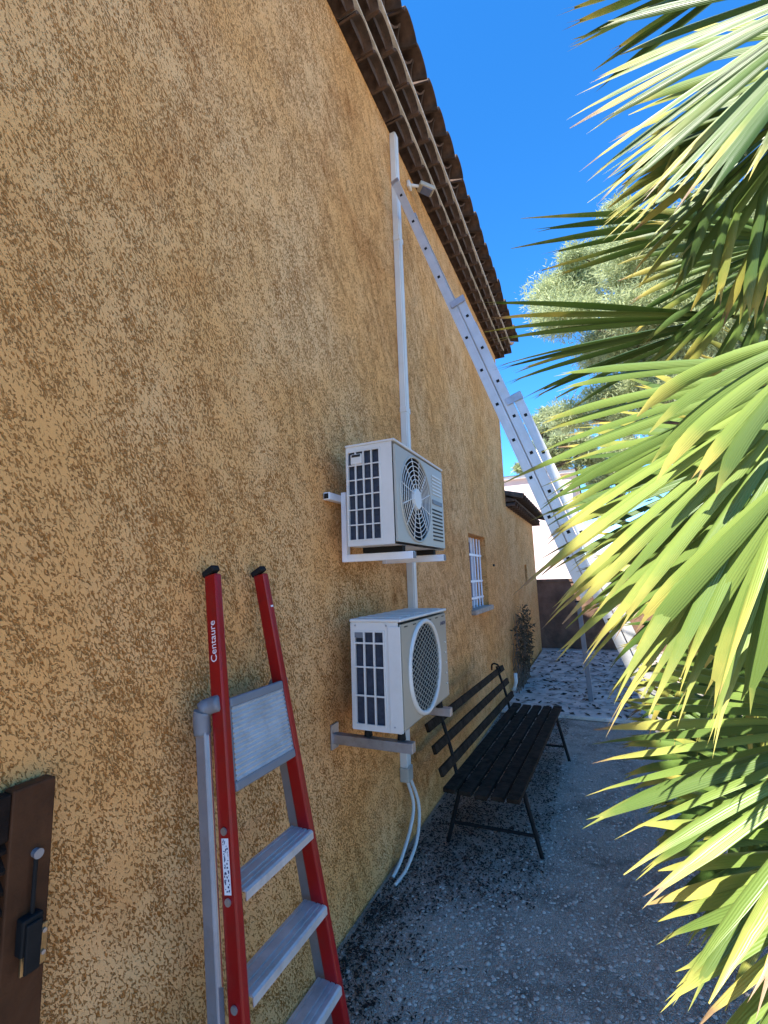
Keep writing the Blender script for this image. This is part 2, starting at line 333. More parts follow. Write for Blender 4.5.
# ------------------------------------------------------------------ house
WT = 5.60          # wall top
YE = 7.85          # end of the tall part
house = empty('house', (0, 3.2, 0), 'tall ochre stuccoed house wall with layered clay tile eaves on the left', 'house')
def wall_with_holes(name, x, y0, y1, z0, z1, holes, depth, m, thick=0.35):
    ys = sorted({y0, y1, *[h[0] for h in holes], *[h[1] for h in holes]}); zs = sorted({z0, z1, *[h[2] for h in holes], *[h[3] for h in holes]})
    b = MB(); inside = lambda a, c: any(h[0] <= a <= h[1] and h[2] <= c <= h[3] for h in holes)
    for i in range(len(ys)-1):
        for j in range(len(zs)-1):
            if not inside((ys[i]+ys[i+1])/2, (zs[j]+zs[j+1])/2):
                b.add([(x, ys[i], zs[j]), (x, ys[i+1], zs[j]), (x, ys[i+1], zs[j+1]), (x, ys[i], zs[j+1])], [(0, 1, 2, 3)])
    for (a, c, e, f) in holes:
        q = x - depth
        b.add([(x, a, e), (x, c, e), (x, c, f), (x, a, f), (q, a, e), (q, c, e), (q, c, f), (q, a, f)], [(0,4,5,1),(1,5,6,2),(2,6,7,3),(3,7,4,0)])
    r = x - thick
    b.add([(x, y0, z0), (x, y1, z0), (x, y1, z1), (x, y0, z1), (r, y0, z0), (r, y1, z0), (r, y1, z1), (r, y0, z1)], [(0,1,5,4),(1,2,6,5),(2,3,7,6),(3,0,4,7),(4,5,6,7)])
    return b.build(name, m, house)
WIN = (5.17, 6.04, 1.38, 2.25)
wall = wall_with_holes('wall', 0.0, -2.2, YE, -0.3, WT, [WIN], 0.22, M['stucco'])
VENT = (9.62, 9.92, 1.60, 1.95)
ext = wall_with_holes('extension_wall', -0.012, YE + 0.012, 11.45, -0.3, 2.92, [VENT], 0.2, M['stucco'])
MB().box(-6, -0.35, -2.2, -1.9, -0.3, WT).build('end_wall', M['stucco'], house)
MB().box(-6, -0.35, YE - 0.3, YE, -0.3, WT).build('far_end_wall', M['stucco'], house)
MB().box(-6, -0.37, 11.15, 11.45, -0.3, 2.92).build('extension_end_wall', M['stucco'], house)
# roofs: sloping decks under the tiles
SL = 0.30
MB().add([(0.22, -2.27, 5.86), (0.22, YE + 0.08, 5.86), (-3.2, YE + 0.08, 5.86 + 3.42 * SL), (-3.2, -2.27, 5.86 + 3.42 * SL),
          (0.22, -2.27, 5.83), (0.22, YE + 0.08, 5.83), (-3.2, YE + 0.08, 5.6), (-3.2, -2.27, 5.6)],
         [(0,1,2,3),(7,6,5,4),(0,4,5,1),(1,5,6,2),(2,6,7,3),(3,7,4,0)]).build('roof_deck', M['tile'], house)
MB().add([(-6.4, -2.27, 5.8), (-6.4, YE + 0.08, 5.8), (-3.2, YE + 0.08, 5.86 + 3.42 * SL - .004), (-3.2, -2.27, 5.86 + 3.42 * SL - .004)], [(0, 1, 2, 3)]).build('rear_roof', M['tile'], house)
# one half-round clay tile, hollow, axis along X, arch up
def tile_mesh(name, length, r0, r1, th, slope=0.0, n=9, sq=0.80):
    b = MB(); vs = []
    for (x, r) in ((0, r0), (length, r1)):
        for rr in (r, r - th):
            for k in range(n):
                a = math.pi * k / (n - 1); vs.append((x, -rr * math.cos(a), rr * math.sin(a) * sq - slope * x))
    fs = []
    for k in range(n - 1):
        fs += [(k, k+1, 2*n+k+1, 2*n+k), (n+k, 3*n+k, 3*n+k+1, n+k+1), (k, n+k, n+k+1, k+1), (2*n+k, 2*n+k+1, 3*n+k+1, 3*n+k)]
    fs += [(0, 2*n, 3*n, n), (n-1, 2*n-1, 4*n-1, 3*n-1)]
    b.add(vs, fs); me = bpy.data.meshes.new(name); me.from_pydata(b.v, [], b.f); me.materials.append(M['tile'])
    bm = bmesh.new(); bm.from_mesh(me); bmesh.ops.recalc_face_normals(bm, faces=bm.faces); bm.to_mesh(me); bm.free()
    me.polygons.foreach_set('use_smooth', [True] * len(me.polygons)); me.set_sharp_from_angle(angle=rad(40))
    return me
PITCH = 0.268
t_gen = tile_mesh('eaves_tile', 0.30, 0.128, 0.135, 0.016, sq=0.62)
t_roof = tile_mesh('roof_tile', 0.45, 0.115, 0.138, 0.016, slope=SL, sq=0.78)
def put(me, name, loc, parent, rx=0, rz=0, ry=0):
    o = bpy.data.objects.new(name, me); col.objects.link(o); o.location = loc; o.rotation_euler = (rx, ry, rz); o.parent = parent; return o
ys = np.arange(1.15, YE + 0.02, PITCH)
R_ = random.Random(3)
for i, y in enumerate(ys):
    j = lambda s: R_.uniform(-s, s)
    put(t_gen, 'eaves_tile', (-0.16 + j(.006), y + j(.004), 5.605 + j(.003)), house, rx=j(.03), rz=j(.02))
    put(t_gen, 'eaves_tile', (-0.04 + j(.006), y + PITCH/2 + j(.004), 5.715 + j(.003)), house, rx=j(.03), rz=j(.02))
    # roof edge: channel tile hollow up, cover tile arch up
    put(t_roof, 'channel_tile', (-0.13 + j(.01), y + PITCH/2, 5.985 + 0.060), house, rx=math.pi, ry=2*math.atan(SL))
    put(t_roof, 'cover_tile', (-0.055 + j(.012), y + j(.004), 5.962 + j(.005)), house, rx=j(.05), rz=j(.02))
# mortar beds between the tile rows (thin slabs whose edges show as pale lines)
MB().box(-0.16, 0.152, 1.0, YE + 0.05, 5.690, 5.708).build('mortar_bed', M['mortar'], house)
MB().box(-0.16, 0.274, 1.0, YE + 0.05, 5.800, 5.822).build('mortar_bed', M['mortar'], house)
# mortar plugs filling the arches, set back from the tile ends
pl = MB(); n_ = 9
vs = [(0, -0.112 * math.cos(math.pi*k/(n_-1)), 0.112 * math.sin(math.pi*k/(n_-1)) * 0.62) for k in range(n_)]
pl.add(vs, [tuple(range(n_))]); pm = bpy.data.meshes.new('mortar_plug'); pm.from_pydata(pl.v, [], pl.f); pm.materials.append(M['tile'])
for i, y in enumerate(ys):
    put(pm, 'mortar_plug', (0.085, y, 5.603), house); put(pm, 'mortar_plug', (0.205, y + PITCH/2, 5.713), house)
# roof tile courses further up the slope, joined
ct = MB(); n5 = 5
for c in range(1, 7):
    for y in ys:
        x1 = -0.10 + 0.45 - 0.38 * c; z1 = 5.97 - 0.45*SL + 0.38 * c * SL + 0.012
        vs = []
        for (x, r) in ((x1 - .45, .115), (x1, .136)):
            for k in range(n5):
                a = math.pi * k / (n5 - 1); vs.append((x, y - r * math.cos(a), z1 + r * .8 * math.sin(a) + (x1 - x) * SL))
        ct.add(vs, [(k, k+1, n5+k+1, n5+k) for k in range(n5-1)])
tag(ct.build('roof_tiles', M['tile'], house, smooth=True), kind='stuff')
# lower roof over the extension
MB().add([(0.16, YE + .03, 3.02), (0.16, 11.6, 3.02), (-3.0, 11.6, 3.95), (-3.0, YE + .03, 3.95), (0.16, YE + .03, 2.985), (0.16, 11.6, 2.985), (-3.0, 11.6, 2.93), (-3.0, YE + .03, 2.93)],
         [(0,1,2,3),(7,6,5,4),(0,4,5,1),(1,5,6,2),(2,6,7,3),(3,7,4,0)]).build('extension_roof', M['tile'], house)
for i, y in enumerate(np.arange(YE + 0.15, 11.6, PITCH)):
    put(t_gen, 'eaves_tile', (-0.15, y, 2.905), house)
    put(t_roof, 'cover_tile', (-0.16, y, 3.15), house)
# window: frame, panes, bars, sill
y0, y1, z0, z1 = WIN
win = MB().box(-0.20, -0.16, y0, y0+.06, z0, z1).box(-0.20, -0.16, y1-.06, y1, z0, z1).box(-0.20, -0.16, y0+.06, y1-.06, z0, z0+.06).box(-0.20, -0.16, y0+.06, y1-.06, z1-.06, z1).box(-0.198, -0.162, (y0+y1)/2-.03, (y0+y1)/2+.03, z0+.06, z1-.06).build('window', M['white_paint'], house)
for a, c in ((y0+.06, (y0+y1)/2-.03), ((y0+y1)/2+.03, y1-.06)):
    MB().box(-0.185, -0.178, a, c, z0+.06, z1-.06).build('pane', M['glass'], win)
MB().box(-0.215, -0.212, y0, y1, z0, z1).build('blind', M['fin'], win)
grille = MB().box(-.075, -.062, y0, y1, z0+.10, z0+.125).box(-.075, -.062, y0, y1, z0+.30, z0+.325).box(-.075, -.062, y0, y1, z1-.25, z1-.225).build('window_grille', M['white_paint'], house)
for k in range(6):
    yy = y0 + .06 + k * (y1 - y0 - .12) / 5; MB().tube([(-.0685, yy, z0), (-.0685, yy, z1 - .03)], .0105, 8).build('bar', M['white_paint'], grille)
MB().box(-0.20, 0.05, y0 - .05, y1 + .05, z0 - .055, z0 + .002).build('window_sill', M['stone'], house, bevel=.006)
MB().box(-0.19, -0.17, VENT[0], VENT[1], VENT[2], VENT[3]).build('vent_window', M['dark'], house)
MB().box(0.0, 0.012, 6.45, 6.53, 1.88, 1.91).build('wall_bracket', M['iron'], house)
fix(house)

# ------------------------------------------------------------------ open shutter at the lower left
sh = empty('window_shutter', (0.04, 0.4, 0.25), 'dark brown wooden shutter folded back against the ochre wall with metal latch', 'shutter')
SX0, SX1 = 0.012, 0.052
MB().box(SX0, SX1, 0.665, 0.757, 0.2, 1.305).build('stile', M['wood_brown'], sh, bevel=.004)
MB().box(SX0, SX1, 0.02, 0.12, 0.2, 1.305).build('stile', M['wood_brown'], sh, bevel=.004)
MB().box(SX0, SX1 - .003, 0.12, 0.665, 1.20, 1.30).build('rail', M['wood_dark'], sh, bevel=.004)
MB().box(SX0, SX1 - .003, 0.12, 0.665, 0.2, 0.32).build('rail', M['wood_dark'], sh, bevel=.004)
for k in range(21):
    z = 0.335 + k * 0.042
    MB().add([(SX0 + .004, .12, z + .03), (SX0 + .004, .665, z + .03), (SX1 - .008, .665, z), (SX1 - .008, .12, z), (SX0 + .004, .12, z + .038), (SX0 + .004, .665, z + .038), (SX1 - .008, .665, z + .008), (SX1 - .008, .12, z + .008)],
             [(0,1,2,3),(7,6,5,4),(0,4,5,1),(1,5,6,2),(2,6,7,3),(3,7,4,0)]).build('slat', M['wood_dark'], sh)
MB().tube([(SX1 + .012, .716, 1.02), (SX1 + .012, .716, 1.142)], .0045, 8).build('bolt_rod', M['iron'], sh, smooth=False)
MB().tube([(SX1 - .004, .720, 1.152), (SX1 + .016, .720, 1.152)], [.009, .011], 12).build('knob', M['grey_leg'], sh)
MB().box(SX1, SX1 + .026, .690, .734, .955, 1.03).build('latch_case', M['iron'], sh, bevel=.004)
MB().box(SX1 - .001, SX1 + .006, .703, .7575, .905, .99).build('latch_plate', M['brass'], sh, bevel=.002)
MB().box(SX1 + .026, SX1 + .034, .696, .728, .92, 1.02).build('latch_cover', M['iron'], sh, bevel=.003)
for z in (.93, .975): MB().tube([(SX1 + .004, .748, z), (SX1 + .010, .748, z)], .005, 8).build('screw', M['galv'], sh)
fix(sh)

# ------------------------------------------------------------------ air conditioners
def ac_unit(label, y0, y1, z0, z1, x0, x1, hole, rects, sm, fm, style):
    root = empty('air_conditioner', ((x0+x1)/2, (y0+y1)/2, z0), label, 'air conditioner', 'outdoor units on the wall')
    cy, cz, r = hole; N = 48
    b = MB()
    # sheet metal shell (side facing -Y has the intake opening)
    (a0, a1, c0, c1) = rects
    xs = [x0, a0, a1, x1]; zs = [z0, c0, c1, z1]
    for i in range(3):
        for j in range(3):
            if not (i == 1 and j == 1): b.add([(xs[i], y0, zs[j]), (xs[i+1], y0, zs[j]), (xs[i+1], y0, zs[j+1]), (xs[i], y0, zs[j+1])], [(0,1,2,3)])
    q = y0 + .018
    b.add([(a0,y0,c0),(a1,y0,c0),(a1,y0,c1),(a0,y0,c1),(a0,q,c0),(a1,q,c0),(a1,q,c1),(a0,q,c1)], [(0,1,5,4),(1,2,6,5),(2,3,7,6),(3,0,4,7)])
    b.add([(x0,y0,z0),(x1,y0,z0),(x1,y1,z0),(x0,y1,z0),(x0,y0,z1),(x1,y0,z1),(x1,y1,z1),(x0,y1,z1)], [(0,3,2,1),(4,5,6,7),(2,3,7,6),(0,4,7,3)])
    body = b.build('casing', sm, root, bevel=.006)
    bm = bmesh.new(); bm.from_mesh(body.data); bmesh.ops.remove_doubles(bm, verts=bm.verts, dist=1e-4); bmesh.ops.recalc_face_normals(bm, faces=bm.faces); bm.to_mesh(body.data); bm.free()
    # front panel, proud, with the round fan opening
    f = MB(); e = .012; xf = x1 + .012
    ring = []; outer = []
    for k in range(N):
        a = 2*math.pi*k/N; c, s = math.cos(a), math.sin(a)
        ring.append((xf, cy + r*c, cz + r*s))
        # ray to rectangle
        ty = ((y1 - e - cy) if c > 0 else (y0 + e - cy)) / c if abs(c) > 1e-6 else 1e9
        tz = ((z1 - e - cz) if s > 0 else (z0 + e - cz)) / s if abs(s) > 1e-6 else 1e9
        t = min(ty, tz); outer.append([xf, cy + t*c, cz + t*s])
    for (yy, zz) in ((y0+e, z0+e), (y0+e, z1-e), (y1-e, z0+e), (y1-e, z1-e)):
        k = min(range(N), key=lambda i: (outer[i][1]-yy)**2 + (outer[i][2]-zz)**2); outer[k][1] = yy; outer[k][2] = zz
    inner = [(x1 - .075, p[1], p[2]) for p in ring]; back = [(x1, p[1] + (e*.9 if p[1] > cy else -e*.9) * (abs(p[1]-cy) > (y1-y0)*.2), p[2]) for p in outer]
    back = [(x1 + .0005, p[1], p[2]) for p in outer]
    f.add(ring + [tuple(p) for p in outer] + ring + back, [(k, (k+1)%N, N+(k+1)%N, N+k) for k in range(N)] + [(N+k, N+(k+1)%N, 3*N+(k+1)%N, 3*N+k) for k in range(N)])
    front = f.build('front_panel', fm, root)
    MB().add(ring + inner, [(k, N+k, N+(k+1)%N, (k+1)%N) for k in range(N)]).build('fan_shroud', M['fan'], root, smooth=True)
    d = MB(); d.add([(x1 - .074, p[1], p[2]) for p in ring], [tuple(range(N))]); d.build('fan_cavity', M['dark'], root)
    # fan
    fan = MB().tube([(x1 - .07, cy, cz), (x1 - .02, cy, cz)], r * .22, 20).build('fan', M['fan'], root)
    for k in range(3):
        a0_ = k*2.094; vs = []
        for i in range(7):
            for rr in (.2, .6, .94):
                a = a0_ + i * .17 - rr*.3; vs.append((x1 - .068 + i * .006, cy + r*rr*math.cos(a), cz + r*rr*math.sin(a)))
        MB().add(vs, [(i*3+j, i*3+j+1, i*3+j+4, i*3+j+3) for i in range(6) for j in range(2)]).build('fan_blade', M['fan'], fan, smooth=True)
    # intake: dark finned coil behind a white lattice
    coil = MB().box(a0 - .004, a1 + .004, y0 + .0185, y0 + .026, c0 - .004, c1 + .004).build('coil', M['fin'], root)
    return root, front, coil, (xf, cy, cz, r, a0, a1, c0, c1, x0, x1, y0, y1, z0, z1)

def circ(x, cy, cz, r, n=40): return [(x, cy + r*math.cos(2*math.pi*k/n), cz + r*math.sin(2*math.pi*k/n)) for k in range(n + 1)]

# upper, older unit
up, fr, coil, g_ = ac_unit('upper air conditioner with concentric ring grille, on white wall bracket', 2.07, 2.87, 1.925, 2.445, 0.15, 0.415, (2.37, 2.187, .236), (.160, .345, 1.955, 2.42), M['white_plastic'], M['casing'], 0)
xf, cy, cz, r, a0, a1, c0, c1, x0, x1, y0, y1, z0, z1 = g_
gr = MB().tube(circ(xf, cy, cz, r), .007, 6, False).build('fan_grille', M['casing'], up, smooth=True)
for k in range(1, 7):
    MB().tube(circ(xf + .004 * (1 - (k/7)), cy, cz, .06 + (r - .06) * k / 7), .0027, 5, False).build('ring', M['white_plastic'], gr, smooth=True)
for k in range(12):
    a = k*math.pi/6; MB().tube([(xf + .004, cy + .05*math.cos(a), cz + .05*math.sin(a)), (xf, cy + r*math.cos(a+.25), cz + r*math.sin(a+.25))], .0028, 5).build('rib', M['white_plastic'], gr)
MB().tube([(xf - .004, cy, cz), (xf + .010, cy, cz)], [.062, .056], 28).build('grille_hub', M['white_plastic'], gr)
for k in range(9):   # vent slots in the right part of the panel
    z = 1.975 + k*.023; MB().box(xf + .0005, xf + .003, 2.63, 2.82, z, z + .009).build('vent_slot', M['dark'], fr)
for k in range(6):
    z = 2.26 + k*.022; MB().box(xf + .0005, xf + .005, 2.64, 2.82, z, z + .010).build('louvre', M['white_plastic'], fr)
MB().box(xf + .0005, xf + .006, 2.64, 2.82, 2.20, 2.225).build('grip', M['grey_plastic'], fr)
lt = MB().box(a0, a1, y0 - .003, y0 + .005, c1 - .004, c1 + .004).build('side_grille', M['white_plastic'], up)
for x in np.linspace(a0, a1, 5): MB().box(x - .0035, x + .0035, y0 - .004, y0 + .006, c0, c1).build('bar', M['white_plastic'], lt)
for z in np.linspace(c0, c1 - .075, 6): MB().box(a0, a1, y0 - .0025, y0 + .0045, z - .003, z + .003).build('bar', M['white_plastic'], lt)
MB().box(a0 + .02, a0 + .085, y0 - .006, y0 + .01, c1 - .07, c1 - .015).build('handle_recess', M['white_plastic'], up, bevel=.004)
MB().box(a0 + .028, a0 + .078, y0 - .0075, y0 - .0055, c1 - .032, c1 - .019).build('handle_slot', M['dark'], up)
MB().box(x0 - .004, x1 + .016, y0 - .005, y1 + .004, z1 + .0005, z1 + .014).build('lid', M['white_plastic'], up, bevel=.005)
MB().box(.22, .39, y1 + .0005, y1 + .055, 1.93, 2.05).build('valve_cover', M['white_plastic'], up, bevel=.006)
for k in range(4): MB().box(.3905, .393, y1 + .008, y1 + .05, 1.948 + k*.026, 1.958 + k*.026).build('valve_slot', M['dark'], up)
for yy in (2.22, 2.72): MB().box(.17, .40, yy - .02, yy + .02, 1.895, 1.9245).build('foot', M['black'], up)
fix(up)
# its bracket
br = empty('wall_bracket', (.02, 2.45, 1.83), 'white steel bracket under the upper air conditioner', 'bracket')
MB().box(.002, .040, 2.08, 2.98, 2.185, 2.225).build('wall_rail', M['white_paint'], br, bevel=.003)
for yy in (2.22, 2.74):
    MB().box(.0405, .072, yy - .02, yy + .02, 1.853, 2.24).build('upright', M['white_paint'], br, bevel=.003)
    MB().box(.0725, .455, yy - .02, yy + .02, 1.853, 1.893).build('arm', M['white_paint'], br, bevel=.003)
    MB().box(.4555, .460, yy - .017, yy + .017, 1.856, 1.890).build('end_cap', M['grey_plastic'], br)
MB().box(.0, .002, 2.079, 2.081, 2.19, 2.22).build('shim', M['dark'], br)
MB().box(.008, .034, 2.0765, 2.0795, 2.191, 2.219).build('end_cap', M['black'], br)
fix(br)

# lower, newer unit
lo, fr, coil, g_ = ac_unit('lower air conditioner with round mesh fan grille, on steel bracket', 2.09, 2.83, 1.035, 1.545, 0.145, 0.405, (2.42, 1.287, .226), (.166, .328, 1.06, 1.50), M['white_plastic'], M['casing_grey_shaded'], 1)
xf, cy, cz, r, a0, a1, c0, c1, x0, x1, y0, y1, z0, z1 = g_
gr = MB().tube(circ(xf + .002, cy, cz, r + .008), .013, 8, False).build('fan_grille', M['white_plastic'], lo, smooth=True)
for s in range(-8, 9):       # diamond mesh of thin rods
    for sg in (1, -1):
        off = s * .0255; hl = math.sqrt(max(0, r*r - off*off))
        if hl < .03: continue
        ca, sa = math.cos(sg*.5), math.sin(sg*.5)
        p = [(xf + .004 + .0015*sg, cy + t*hl*ca - off*sa, cz + t*hl*sa + off*ca) for t in (-1, 1)]
        MB().tube(p, .0021, 5).build('rod', M['casing_grey_shaded'], gr)
lt = MB().box(a0, a1, y0 - .003, y0 + .005, c1 - .06, c1 - .052).build('side_grille', M['white_plastic'], lo)
for x in np.linspace(a0, a1, 4): MB().box(x - .004, x + .004, y0 - .004, y0 + .006, c0, c1).build('bar', M['white_plastic'], lt)
for z in (c0, c0 + .135, c0 + .27, c1): MB().box(a0, a1, y0 - .0025, y0 + .0045, z - .0035, z + .0035).build('bar', M['white_plastic'], lt)
MB().box(a1 + .022, x1 + .012, y0 - .006, y0 - .0005, z0 + .004, z1 - .02).build('corner_panel', M['white_plastic'], lo, bevel=.004)
MB().box(x0 - .004, x1 + .016, y0 - .007, y1 + .004, z1 + .0005, z1 + .016).build('lid', M['white_plastic'], lo, bevel=.006)
for k in range(7): MB().box(x0 + .02, x1 - .01, y0 + .05 + k*.1, y0 + .09 + k*.1, z1 + .0165, z1 + .021).build('lid_rib', M['white_plastic'], lo, bevel=.002)
for k in range(6): MB().box(xf + .0005, xf + .0025, y0 + .05 + k*.12, y0 + .09 + k*.12, z1 - .028, z1 - .023).build('slot', M['dark'], fr)
for k in range(5): MB().box(xf + .0005, xf + .005, 2.765, 2.785, 1.12 + k*.06, 1.127 + k*.06).build('clip', M['white_plastic'], fr)
for (x, z) in ((x0 + .03, z1 - .015), (x1 - .06, z1 - .015), (x1 - .03, z0 + .03)): MB().tube([(x, y0 - .003, z), (x, y0 - .009, z)], .004, 8).build('screw', M['galv'], lo)
MB().box(a0 + .004, a0 + .05, y0 - .005, y0 + .008, c1 - .03, c1 - .004).build('handle_recess', M['grey_plastic'], lo)
for yy in (2.17, 2.76): MB().tube([(.37, yy, .985), (.37, yy, 1.034)], [.022, .017], 10).build('rubber_foot', M['black'], lo)
for yy in (2.17, 2.76): MB().tube([(.19, yy, .985), (.19, yy, 1.034)], [.022, .017], 10).build('rubber_foot', M['black'], lo)
def text(body, size, loc, rx, m, name, parent):
    cu = bpy.data.curves.new(name, 'FONT'); cu.body = body; cu.size = size; cu.extrude = .0004; cu.align_x = 'CENTER'; cu.align_y = 'CENTER'
    t = bpy.data.objects.new(name, cu); col.objects.link(t); bpy.context.view_layer.update()
    me = bpy.data.meshes.new_from_object(t.evaluated_get(bpy.context.evaluated_depsgraph_get())); bpy.data.objects.remove(t)
    me.materials.clear(); me.materials.append(m)
    o = bpy.data.objects.new(name, me); col.objects.link(o); o.parent = parent; o.matrix_local = Matrix.Translation(loc) @ rx.to_4x4(); return o
# lettering on the front panel: reads along +Y, faces +X
text('DAIKIN', .030, (xf + .0012, 2.755, 1.478), Matrix(((0, 0, 1), (1, 0, 0), (0, 1, 0))), M['ink'], 'lettering', lo)
fix(lo)
br = empty('wall_bracket', (.02, 2.45, .93), 'galvanised steel bracket under the lower air conditioner', 'bracket')
for yy in (2.15, 2.77):
    MB().box(.001, .010, yy - .035, yy + .035, .91, 1.03).build('wall_plate', M['galv'], br, bevel=.002)
    MB().box(.0105, .44, yy - .022, yy + .022, .938, .984).build('arm', M['galv'], br, bevel=.002)
    MB().tube([(.0, yy + .015, .925), (.018, yy + .015, .925)], .007, 6).build('bolt', M['galv'], br)
fix(br)

# ------------------------------------------------------------------ conduit and drain pipes
cn = empty('cable_trunking', (.03, 3.27, .45), 'long white plastic cable trunking running up the wall behind the air conditioners', 'cable trunking')
MB().box(.001, .050, 3.235, 3.310, 1.42, 5.585).build('trunk', M['white_plastic'], cn, bevel=.004)
MB().box(.0505, .056, 3.243, 3.302, 1.42, 5.58).build('cover', M['white_plastic'], cn, bevel=.003)
for z in (3.05, 4.55): MB().box(.0, .0585, 3.230, 3.315, z, z + .045).build('joint_cover', M['white_plastic'], cn, bevel=.003)
MB().box(.001, .050, 2.99, 3.315, 1.345, 1.4195).build('bend', M['white_plastic'], cn, bevel=.004)
MB().box(.001, .052, 2.985, 3.058, .52, 1.3445).build('lower_trunk', M['white_plastic'], cn, bevel=.004)
MB().box(.0, .062, 2.977, 3.066, .43, .5195).build('end_piece', M['casing'], cn, bevel=.006)
fix(cn)
def bez(pts, n=22):
    pts = [Vector(p) for p in pts]; out = []
    m = len(pts)
    for i in range(m - 1):
        p0 = pts[max(i-1, 0)]; p1 = pts[i]; p2 = pts[i+1]; p3 = pts[min(i+2, m-1)]
        for k in range(n // (m-1) + 1):
            t = k / (n // (m-1) + 1)
            out.append(.5 * ((2*p1) + (-p0 + p2)*t + (2*p0 - 5*p1 + 4*p2 - p3)*t*t + (-p0 + 3*p1 - 3*p2 + p3)*t*t*t))
    return out + [pts[-1]]
h1 = MB().tube(bez([(.03, 3.02, .44), (.06, 3.05, .28), (.06, 2.98, .16), (.05, 2.84, .05), (.045, 2.72, .013)]), .011, 8).build('drain_hose', M['white_plastic'], smooth=True)
tag(h1, 'white drain hose from the trunking, the one bending inward to the wall', 'hose', 'drain hoses')
h2 = MB().tube(bez([(.045, 3.045, .44), (.085, 3.08, .27), (.10, 3.0, .11), (.095, 2.82, .022), (.085, 2.66, .012)]), .011, 8).build('drain_hose', M['white_plastic'], smooth=True)
tag(h2, 'white drain hose from the trunking, the outer one reaching farther onto the gravel', 'hose', 'drain hoses')

# floodlight under the eaves
fl = empty('floodlight', (.05, 3.72, 5.35), 'small grey floodlight fixed under the tiled eaves beside the trunking', 'lamp')
MB().box(.001, .03, 3.62, 3.69, 5.39, 5.46).build('wall_mount', M['white_plastic'], fl, bevel=.008)
MB().tube([(.025, 3.66, 5.43), (.10, 3.72, 5.435)], .014, 8).build('swivel_arm', M['white_plastic'], fl)
hd = MB().bar((.09, 3.71, 5.44), (.20, 3.81, 5.41), .10, .045, (0.7, -0.7, 0)).build('lamp_head', M['casing_grey_shaded'], fl, bevel=.01)
MB().bar((.11, 3.73, 5.412), (.18, 3.793, 5.391), .08, .012, (0.7, -0.7, 0)).build('lens', M['glass'], hd)
fix(fl)

# ------------------------------------------------------------------ red stepladder, folded, leaning on the wall
sd = empty('stepladder', (.4, 1.36, 0), 'red and grey folding stepladder leaning against the ochre wall', 'stepladder')
lx = lambda z: .055 + .2 * (1.8 - z)
yl = lambda z: 1.248 - .125 * (1.8 - z) / 1.35 + 0.0
yr = lambda z: 1.505 + .062 * (1.8 - z) / 1.53
def sp(side, z, dx=0, dy=0): return Vector((lx(z) + dx, (yl if side < 0 else yr)(z) + dy, z))
NRM = Vector((1, 0, .2)).normalized()
for sdn in (-1, 1):
    st = MB().bar(sp(sdn, 0.0), sp(sdn, 1.79), .030, .055).build('stile', M['red'], sd, bevel=.006)
    MB().bar(sp(sdn, 1.7905, -.004), sp(sdn, 1.812, -.012), .036, .06).build('end_cap', M['black'], sd, bevel=.008)
    MB().bar(sp(sdn, -.0), sp(sdn, .035), .038, .062).build('rubber_foot', M['black'], sd, bevel=.005)
    for z in (1.02, .845, .605, .365):
        p = sp(sdn, z, 0, sdn * .016); MB().tube([p, p + Vector((0, sdn * .004, 0))], .011, 12).build('rivet', M['galv'], st)
    # rear leg, folded in behind
    a = sp(sdn, .02, -.066, sdn * .022); b_ = sp(sdn, 1.30, -.060, sdn * .022)
    MB().bar(a, b_, .026, .045).build('rear_leg', M['grey_leg'], sd, bevel=.005)
    # plastic knuckle joining leg, platform and stile
    pts = bez([b_ - Vector((0, 0, .02)), b_ + Vector((.0, sdn*.004, .05)), sp(sdn, 1.365, -.025, sdn*.016), sp(sdn, 1.375, .012, sdn * .010)], 12)
    MB().tube(pts, [.027] * (len(pts) - 1) + [.02], 10).build('knuckle', M['grey_plastic'], sd, smooth=True)
    MB().bar(sp(sdn, .65, -.035, sdn*.024), sp(sdn, 1.28, -.035, sdn*.024), .004, .010).build('guide_rod', M['chrome'], sd)
for z in (.865, .625, .385, .145):
    a, c = yl(z) + .0155, yr(z) - .0155; x = lx(z)
    t = MB()
    # ribbed tread profile extruded between the stiles
    prof = [(-.052, -.028), (-.052, 0), (-.040, 0), (-.038, -.003), (-.036, 0), (-.006, 0), (-.004, -.0035), (-.001, -.0035), (.001, 0), (.014, 0), (.016, -.0035), (.019, -.0035), (.021, 0), (.034, 0), (.042, -.004), (.044, -.026), (.040, -.028), (.038, -.006), (-.047, -.006), (-.049, -.028)]
    k = len(prof); vs = [(x + p[0], yy, z + p[1]) for yy in (a, c) for p in prof]
    t.add(vs, [(i, (i+1) % k, k + (i+1) % k, k + i) for i in range(k)] + [tuple(range(k)), tuple(range(2*k-1, k-1, -1))])
    t.build('step', M['tread'], sd)
# folded platform standing in the ladder plane
a, c = 1.115, 1.375
P = lambda u, v, d=0: Vector((lx(a + (c - a)*v) + .012, (yl(a + (c-a)*v) + .017) * (1-u) + (yr(a + (c-a)*v) - .017) * u, a + (c - a)*v)) + NRM * d
pf = MB(); nn = 15; vs = []
for i in range(nn * 2 + 1):
    v = .07 + .86 * i / (nn*2); vs += [P(.02, v, .016 if i % 2 else .009), P(.98, v, .016 if i % 2 else .009)]
pf.add(vs, [(i*2, i*2+2, i*2+3, i*2+1) for i in range(nn*2)]); pf.build('platform', M['tread'], sd)
for (u0, v0, u1, v1) in ((0.0, .965, 1, .965), (0, .035, 1, .035)): MB().bar(P(u0, v0, .006), P(u1, v1, .006), .022, .03, (1, 0, .2)).build('platform_edge', M['grey_plastic'], sd, bevel=.006)
MB().bar(P(.01, .07, .004), P(.01, .93, .004), .008, .014).build('platform_side', M['grey_plastic'], sd)
